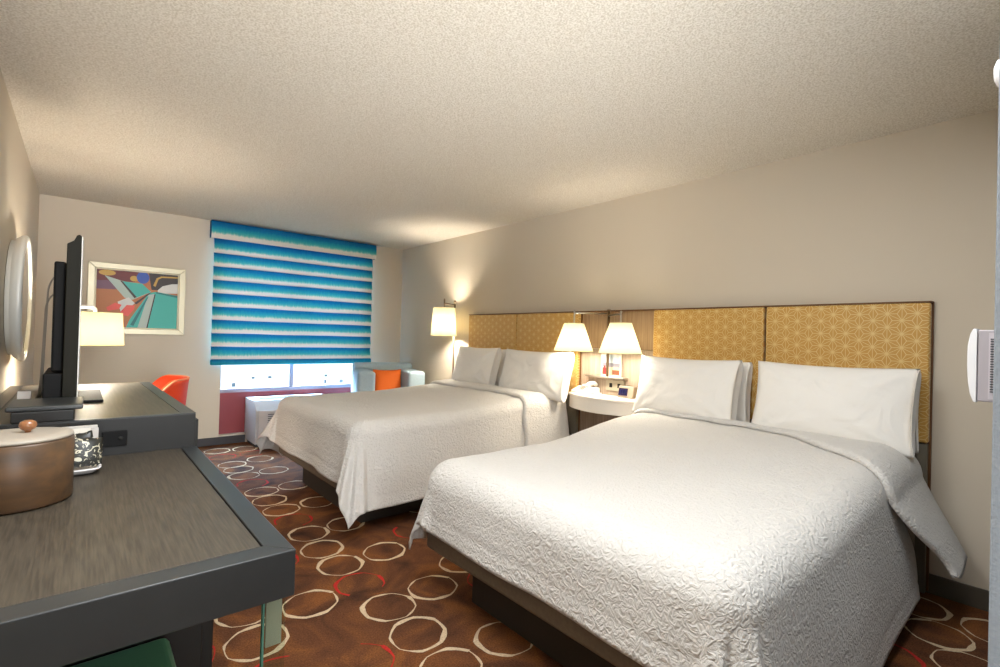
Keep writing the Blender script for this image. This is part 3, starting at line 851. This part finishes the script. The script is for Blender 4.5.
t = thing('desk_lamp', 'desk lamp with a lit cream drum shade partly behind the television', 'table lamp', (.19, -1.90, .76))
lx, ly = .365, -1.90
b = B(); lathe(b, [(0, .76), (.10, .76), (.10, .775), (.02, .783), (0, .783)], .19, ly); obj('lamp_base', b, M_chrome, t)
b = B(); tube(b, [(.19, ly, .78), (.19, ly, 1.20), (.19, ly, 1.37)], .009); obj('stem', b, M_chrome, t)
b = B(); tube(b, bend([(.19, ly, 1.36), (.19, ly, 1.385), (.385, ly, 1.385), (.385, ly, 1.325)], .024), .011); obj('arm', b, M_white, t)
b = B(); shade(b, lx, ly, 1.135, 1.350, .178, .164); s = obj('lamp_shade', b, M_shade2, t, recalc=False)
b = B(); spider(b, lx, ly, 1.34, .164); obj('shade_carrier', b, M_chrome, s)
b = B(); lathe(b, [(0, 1.32), (.016, 1.31), (.018, 1.27), (0, 1.255)], lx, ly, 0, 20); obj('bulb', b, M_bulb, s)
add_point('desk_lamp_light', (lx, ly, 1.225), 17, WARM, .08, t)

# ------------------------------------------------------------------ dresser with the television
t = thing('dresser', 'dark high dresser under the television with a taupe inset top', 'dresser', (.34, -2.9, 0))
dz = .902; xa, xb = .698, .668      # front edge, near and far ends
dy0, dy1 = -3.655, -2.125
b = B(); prism(b, [(.015, dy0), (xa, dy0), (xb, dy1), (.015, dy1)], .05, dz-.004, .003); obj('carcass', b, M_darkbody, t)
b = B()
w_ = .052
prism(b, [(xa-w_, dy0), (xa, dy0), (xb, dy1), (xb-w_, dy1)], dz-.0035, dz, .0008)
prism(b, [(.015, dy0), (.07, dy0), (.07, dy1), (.015, dy1)], dz-.0035, dz, .0008)
prism(b, [(.0705, dy0), (xa-w_-.0005, dy0), (xa-w_-.002, dy0+.035), (.0705, dy0+.035)], dz-.0035, dz, .0008)
obj('top_border', b, M_gunmetal, t)
b = B(); prism(b, [(.073, dy0+.038), (xa-w_-.004, dy0+.038), (xb-w_-.003, dy1), (.073, dy1)], dz-.0035, dz-.0008, 0); obj('top_panel', b, M_dresstop, t)
b = B(); box(b, .387, .466, dy0-.010, dy0-.0005, .792, .852, .003); o = obj('outlet', b, M_black, t)
b2 = B(); lathe(b2, [(0, 0), (.008, 0), (.008, .002), (0, .002)], 0, 0, 0, 16)
bmesh.ops.rotate(b2, verts=b2.verts[:], cent=(0, 0, 0), matrix=Matrix.Rotation(PI/2, 3, 'X')); bmesh.ops.translate(b2, verts=b2.verts[:], vec=(.445, dy0-.0105, .822))
obj('socket', b2, M_groove, o)
for i in range(3):
    for j in range(2):
        y0 = dy0+.02+i*(dy1-dy0-.02)/3; y1 = y0+(dy1-dy0-.05)/3
        xm = xa+(xb-xa)*((y0-dy0)/(dy1-dy0)); z0 = .09+j*.40
        xn = xa+(xb-xa)*((y1-dy0)/(dy1-dy0))
        b = B(); prism(b, [(xm+.001, y0), (xm+.014, y0), (xn+.014, y1), (xn+.001, y1)], z0, z0+.38, .002); d = obj('drawer', b, M_darkbody, t)
        b = B(); tube(b, bend([(xm+.012, (y0+y1)/2-.07, z0+.3), (xm+.035, (y0+y1)/2-.07, z0+.3), (xn+.035, (y0+y1)/2+.07, z0+.3), (xn+.012, (y0+y1)/2+.07, z0+.3)], .01), .005, 8); obj('handle', b, M_chrome, d)
b = B(); box(b, .05, .60, dy0+.05, dy1-.05, 0, .05); obj('plinth', b, M_groove, t)

t = thing('television', 'black flat television seen edge on standing on the dresser', 'television', (.29, -2.8, dz))
ty0, ty1 = -3.34, -2.10
b = B(); prism(b, [(.262, .925), (.308, .925), (.308, 1.640), (.300, 1.645), (.292, 1.640), (.284, 1.618), (.262, 1.602)], ty0, ty1, .003, axis='y'); obj('cabinet', b, M_tvframe, t)
b = B(); box(b, .3085, .3125, ty0+.004, ty1-.004, .93, 1.638, .001); bz = obj('bezel', b, M_silver, t)
b = B(); box(b, .3128, .3138, ty0+.016, ty1-.016, .945, 1.624); obj('screen', b, M_screen, bz)
b = B(); box(b, .222, .2615, ty0+.06, ty1-.06, 1.06, 1.53, .008); obj('rear_housing', b, M_black, t)
b = B(); box(b, .20, .2615, ty0+.02, -2.9, .915, 1.055, .006); obj('connector_block', b, M_black, t)
b = B(); box(b, .262, .30, -2.95, -2.65, dz+.012, .926, .003); obj('stand_neck', b, M_tvframe, t)
b = B(); box(b, .16, .405, -3.12, -2.62, dz+.0005, dz+.0125, .004); obj('stand_base', b, M_black, t)
b = B()
for k, (xx, zz) in enumerate(((.215, 1.50), (.208, 1.42))):
    tube(b, bend([(.225, -2.98+k*.03, zz), (xx-.02, -2.98+k*.03, zz-.05), (xx-.03, -2.98+k*.04, 1.0), (xx-.04, -2.9+k*.04, dz+.006)], .04), .0035, 8)
obj('power_cord', b, mat('grey_cord', (150, 142, 132), .5), t)

t = thing('media_box', 'black box with an overhanging lid on the dresser in front of the television', 'box', (.22, -3.53, dz))
b = B(); box(b, .133, .305, -3.647, -3.40, dz+.0005, .943, .004); obj('case', b, M_darkbody, t)
b = B(); box(b, .118, .330, -3.650, -3.38, .9435, .962, .006); obj('lid', b, M_gunmetal, t)

b = B()
prism(b, [(-3.02, dz+.001), (-2.97, dz+.001), (-2.993, .955)], .105, .150, .001, axis='x')
o = obj('tent_card', b, mat('white_card', (222, 214, 206), .6), None, base=(.13, -2.99, dz)); tag(o, 'folded white tent card on the dresser behind the television', 'card')

# ------------------------------------------------------------------ near counter
t = thing('counter', 'long charcoal framed counter with wood grain inset top and glass leg', 'counter', (.35, -4.3, 0))
cz, cx1, cy0, cy1, ap = .76, .703, -4.934, -3.662, .105
b = B()
bw = .054
prism(b, [(.015, cy0), (cx1, cy0), (cx1-bw, cy0+.062), (.015, cy0+.062)], cz-ap, cz, .0025)
prism(b, [(cx1, cy0), (cx1, cy1), (cx1-bw, cy1), (cx1-bw, cy0+.062)], cz-ap, cz, .0025)
obj('frame', b, M_gunmetal, t)
b = B(); box(b, .015, cx1-bw-.004, cy0+.066, cy1, cz-.03, cz-.0015, .001); obj('inset_top', b, M_counter, t)
b = B(); box(b, .015, cx1-bw-.0005, cy0+.0625, cy1, cz-.045, cz-.031); obj('sub_top', b, M_groove, t)
b = B(); box(b, .02, .625, -4.50, cy1-.003, .02, cz-.0455, .003); c_ = obj('cabinet_body', b, M_darkbody, t)
b = B(); box(b, .03, .595, -4.518, -4.501, .04, cz-.06, .003); obj('cabinet_door', b, M_darkbody, c_)
b = B(); box(b, .648, .694, -4.905, -4.893, .0, cz-ap-.0005, .0015); g_ = obj('glass_leg', b, M_greenglass, t)
b = B(); box(b, .6435, .6478, -4.905, -4.893, 0, cz-ap-.0005); obj('glass_edge', b, M_glassedge, g_)
b = B(); box(b, .655, .690, -4.890, -4.884, .53, cz-ap-.0005, .001); obj('leg_plate', b, mat('satin_plate', (186, 176, 160), .4, metal=.2), g_)  # pale plate behind the upper part of the glass leg

t = thing('stool', 'green upholstered cube stool tucked under the counter', 'stool', (.3, -4.75, 0))
b = B(); box(b, .10, .513, -5.02, -4.545, .38, .455, .02, 4); obj('seat_pad', b, M_green, t)
b = B(); box(b, .105, .508, -5.01, -4.555, .03, .379, .012, 3); obj('body', b, M_green, t)
for sx in (.13, .48):
    for sy in (-4.98, -4.59):
        b = B(); box(b, sx-.015, sx+.015, sy-.015, sy+.015, 0, .0295, .002); obj('foot', b, M_black, t)

# ice bucket
t = thing('ice_bucket', 'tan leatherette ice bucket with grey lid and copper knob on the counter', 'ice bucket', (.195, -4.165, cz))
ix, iy = .184, -4.165
b = B(); lathe(b, [(0, .7605), (.120, .7605), (.126, .766), (.126, .932), (.122, .938), (0, .938)], ix, iy, 0, 64); obj('bucket_body', b, M_leather, t)
b = B(); lathe(b, [(.121, .9385), (.125, .941), (.122, .9475), (.09, .951), (0, .953)], ix, iy, 0, 64); l_ = obj('lid', b, M_lid, t)
b = B(); lathe(b, [(.006, .952), (.007, .957), (.016, .963), (.020, .972), (.017, .982), (.008, .987), (0, .988)], ix+.024, iy, 0, 32); obj('knob', b, M_copper, l_)

# amenity tray
t = thing('tray', 'square white porcelain tray beside the ice bucket', 'tray', (.30, -3.85, cz))
b = B()
def trayf(u, v):
    U, V = 2*u-1, 2*v-1
    q = max(abs(U), abs(V)); r4 = (abs(U)**8+abs(V)**8)**(1/8)
    k = q/r4 if r4 > 0 else 1
    z = cz+.006+(.016*sstep(.80, 1, q))
    return Vector((.285+U*k*.095, -3.835+V*k*.125, z))
grid(b, trayf, 32, 32); o = obj('dish', b, M_porcelain, t, recalc=False)
so = o.modifiers.new('thickness', 'SOLIDIFY'); so.thickness = .005; so.offset = -1

def patterned(name):
    m = mat(name, (30, 30, 26), .4)
    n = m.node_tree.nodes; L = m.node_tree.links
    tc = n.new('ShaderNodeTexCoord'); v = n.new('ShaderNodeTexVoronoi'); v.feature = 'DISTANCE_TO_EDGE'; v.inputs['Scale'].default_value = 75
    ns = n.new('ShaderNodeTexNoise'); ns.inputs['Scale'].default_value = 45; ns.inputs['Distortion'].default_value = 2
    L.new(tc.outputs['Object'], v.inputs['Vector']); L.new(tc.outputs['Object'], ns.inputs['Vector'])
    r = n.new('ShaderNodeValToRGB'); r.color_ramp.interpolation = 'CONSTANT'; e = r.color_ramp.elements
    e[0].position = 0; e[0].color = lin((30, 31, 26)); e[1].position = .56; e[1].color = lin((196, 190, 168))
    L.new(ns.outputs['Fac'], r.inputs['Fac']); L.new(r.outputs['Color'], n['Principled BSDF'].inputs['Base Color'])
    return m
M_pouch = patterned('black_and_cream_print')
def pouch(loc, rot, w, h, d, m, label, name='coffee_packet', group=None, cat='packet'):
    b = B()
    for side in (1, -1):
        def f(u, v, side=side):
            U, V = 2*u-1, 2*v-1
            th = d/2*max(0, (1-U**2)*(1-V**4))**.6
            return Vector((w/2*U, -side*max(th, .0008), h/2*V+.002*math.sin(U*9)*(abs(V) > .9)))
        grid(b, f, 16, 20)
    bmesh.ops.remove_doubles(b, verts=b.verts[:], dist=.0018)
    o = obj(name, b, m); o.location = loc; o.rotation_euler = rot
    return tag(o, label, cat, group)
R_ = math.radians
pouch((.335, -3.882, .8245), (R_(-26), R_(6), R_(8)), .098, .10, .035, M_pouch, 'black and cream patterned coffee packet at the front of the tray', group='coffee packets on the tray')
pouch((.315, -3.822, .829), (R_(-20), R_(-12), R_(-10)), .098, .10, .03, M_pouch, 'black and cream patterned coffee packet leaning behind the front one', group='coffee packets on the tray')
pouch((.235, -3.900, .810), (R_(-24), 0, R_(6)), .075, .075, .02, mat('orange_red_sachet', (206, 72, 26), .45), 'small orange red sachet on the tray beside the ice bucket', 'tea_sachet')
b = B(); prism(b, [(-3.800, .7675), (-3.750, .7675), (-3.762, .888), (-3.768, .888)], .292, .352, .001, axis='x')
o = obj('menu_card', b, mat('cream_card', (214, 208, 196), .6), None, base=(.32, -3.775, .767)); tag(o, 'folded cream menu card standing at the back of the tray', 'card')
b = B(); box(b, .275, .375, -3.742, -3.725, .7675, .882, .002); box(b, .27, .372, -3.744, -3.722, .8825, .892, .002)
o = obj('amenity_box', b, [mat('grey_amenity_box', (196, 190, 184), .5)], None, base=(.32, -3.733, .767)); tag(o, 'slim pale grey amenity box behind the menu card', 'box')

# ------------------------------------------------------------------ devices on the short near wall
t = thing('wall_sensor', 'white vented plastic device on the short wall beside the doorway', 'wall device', (2.04, YN, 1.22))
M_mauve = mat('mauve_grey_plastic', (166, 158, 161), .5)
b = B(); box(b, 2.0, 2.085, YN+.001, -5.930, 1.133, 1.309, .003); obj('housing', b, M_mauve, t)
b = B(); pr_ = [(-5.9295, 1.130), (-5.924, 1.131), (-5.918, 1.150), (-5.914, 1.18), (-5.912, 1.22), (-5.9125, 1.27), (-5.917, 1.300), (-5.922, 1.311), (-5.9295, 1.312)]
prism(b, pr_, 1.997, 2.088, .0015, axis='x'); obj('front_cover', b, M_whitep, t)
b = B(); box(b, 1.9985, 1.9995, -6.0, -5.950, 1.140, 1.302); obj('side_plate', b, mat('pale_side_plate', (188, 180, 184), .5), t)
b = B()
for k in range(22): box(b, 1.9965, 1.9984, -5.995, -5.953, 1.157+k*.0061, 1.1598+k*.0061)
obj('vent_slots', b, M_acdark, t)

t = thing('smoke_detector', 'white round smoke detector high on the short wall beside the doorway', 'smoke detector', (2.45, YN, 2.115))
b = B(); lathe(b, [(0, .108), (.02, .107), (.038, .10), (.048, .088), (.052, .06), (.053, .03)], 0, 0, 0, 40)
bmesh.ops.rotate(b, verts=b.verts[:], cent=(0, 0, 0), matrix=Matrix.Rotation(-PI/2, 3, 'X')); bmesh.ops.translate(b, verts=b.verts[:], vec=(2.45, YN, 2.115)); obj('cover', b, M_whitep, t)
b = B(); lathe(b, [(0, .001), (.064, .001), (.064, .03), (0, .03)], 0, 0, 0, 40)
bmesh.ops.rotate(b, verts=b.verts[:], cent=(0, 0, 0), matrix=Matrix.Rotation(-PI/2, 3, 'X')); bmesh.ops.translate(b, verts=b.verts[:], vec=(2.45, YN, 2.115)); obj('base_ring', b, M_whitep, t)

# ------------------------------------------------------------------ light
w = bpy.data.worlds.new('World'); sc.world = w; w.use_nodes = True
bg = w.node_tree.nodes['Background']; bg.inputs[0].default_value = (.62, .80, 1.0, 1); bg.inputs[1].default_value = 2.2
sun = bpy.data.lights.new('sun', 'SUN'); sun.energy = 4; sun.angle = .01
so = bpy.data.objects.new('sun', sun); COL.objects.link(so); so.rotation_euler = (math.radians(50), 0, math.radians(-25)); so.location = (0, -20, 20)

def area(name, loc, rot, sx, sy, power, col):
    l = bpy.data.lights.new(name, 'AREA'); l.shape = 'RECTANGLE'; l.size = sx; l.size_y = sy; l.energy = power; l.color = col
    o = bpy.data.objects.new(name, l); COL.objects.link(o); o.location = loc; o.rotation_euler = rot; return o
# skylight that falls in under the blind
area('window_daylight', (2.3, .75, 1.6), (R_(-62), 0, 0), 1.7, 1.1, 540, (.50, .72, 1.0))
# added fill lights, unseen above and behind the camera, to brighten the room evenly;
# one of them faces up and bounces off the ceiling
FL = (.92, .96, 1.0)
def even(o):
    """a broad, distant-feeling source: its strength does not drop across the room"""
    l = o.data; l.use_nodes = True; nt = l.node_tree
    em = next(n for n in nt.nodes if n.type == 'EMISSION')
    f = nt.nodes.new('ShaderNodeLightFalloff'); f.inputs['Strength'].default_value = 1
    nt.links.new(f.outputs['Constant'], em.inputs['Strength'])
area('overhead_fill', (.85, -4.95, 2.40), (R_(0), 0, R_(-44)), 1.1, .5, 38, FL)  # added overhead fill out of view, no ceiling fitting here
area('near_bed_fill', (1.95, -5.84, 2.41), (0, 0, 0), 1.1, .28, 13, FL)  # added fill for the outer side of the near bed
even(area('passage_fill', (.6, -8.5, 1.35), (R_(90), 0, 0), 1.1, 2.1, 3.1, FL))  # added fill from the passage end, no doorway is built there
fl_ = area('upward_fill', (.78, -6.28, .35), (R_(158), 0, R_(-46)), .6, .5, 4.7, FL); fl_.data.spread = R_(106)  # added fill near the floor, aimed up to lighten the ceiling
even(fl_)

# ------------------------------------------------------------------ camera
cam = bpy.data.cameras.new('camera'); co = bpy.data.objects.new('camera', cam); COL.objects.link(co)
cam.sensor_fit = 'HORIZONTAL'; cam.sensor_width = 36; cam.lens = 491.9*36/1000
cam.clip_start = .02; cam.clip_end = 200
rx, ry, rz = R_(.49), R_(40.45), R_(1.59)
c, s = math.cos(ry), math.sin(ry)
right = Vector((c, -s, 0)); fwd = Vector((s, c, 0)); up = Vector((0, 0, 1))
F = fwd*math.cos(rx)+up*math.sin(rx); U0 = up*math.cos(rx)-fwd*math.sin(rx)
Rv = right*math.cos(rz)+U0*math.sin(rz); Uv = U0*math.cos(rz)-right*math.sin(rz)
m = Matrix((Rv, Uv, -F)).transposed().to_4x4(); m.translation = Vector((.314, -6.089, 1.257))
co.matrix_world = m
sc.camera = co
vs = sc.view_settings
sc.display_settings.display_device = 'sRGB'
vs.view_transform = 'Standard'; vs.look = 'None'; vs.gamma = 1; vs.use_curve_mapping = False; vs.exposure = .4
sc.cycles.max_bounces = 10; sc.cycles.diffuse_bounces = 8; sc.cycles.transparent_max_bounces = 8
sc.cycles.use_denoising = True
sc.cycles.sample_clamp_indirect = 6
for o in bpy.data.objects:
    if '_w' in o: del o['_w']
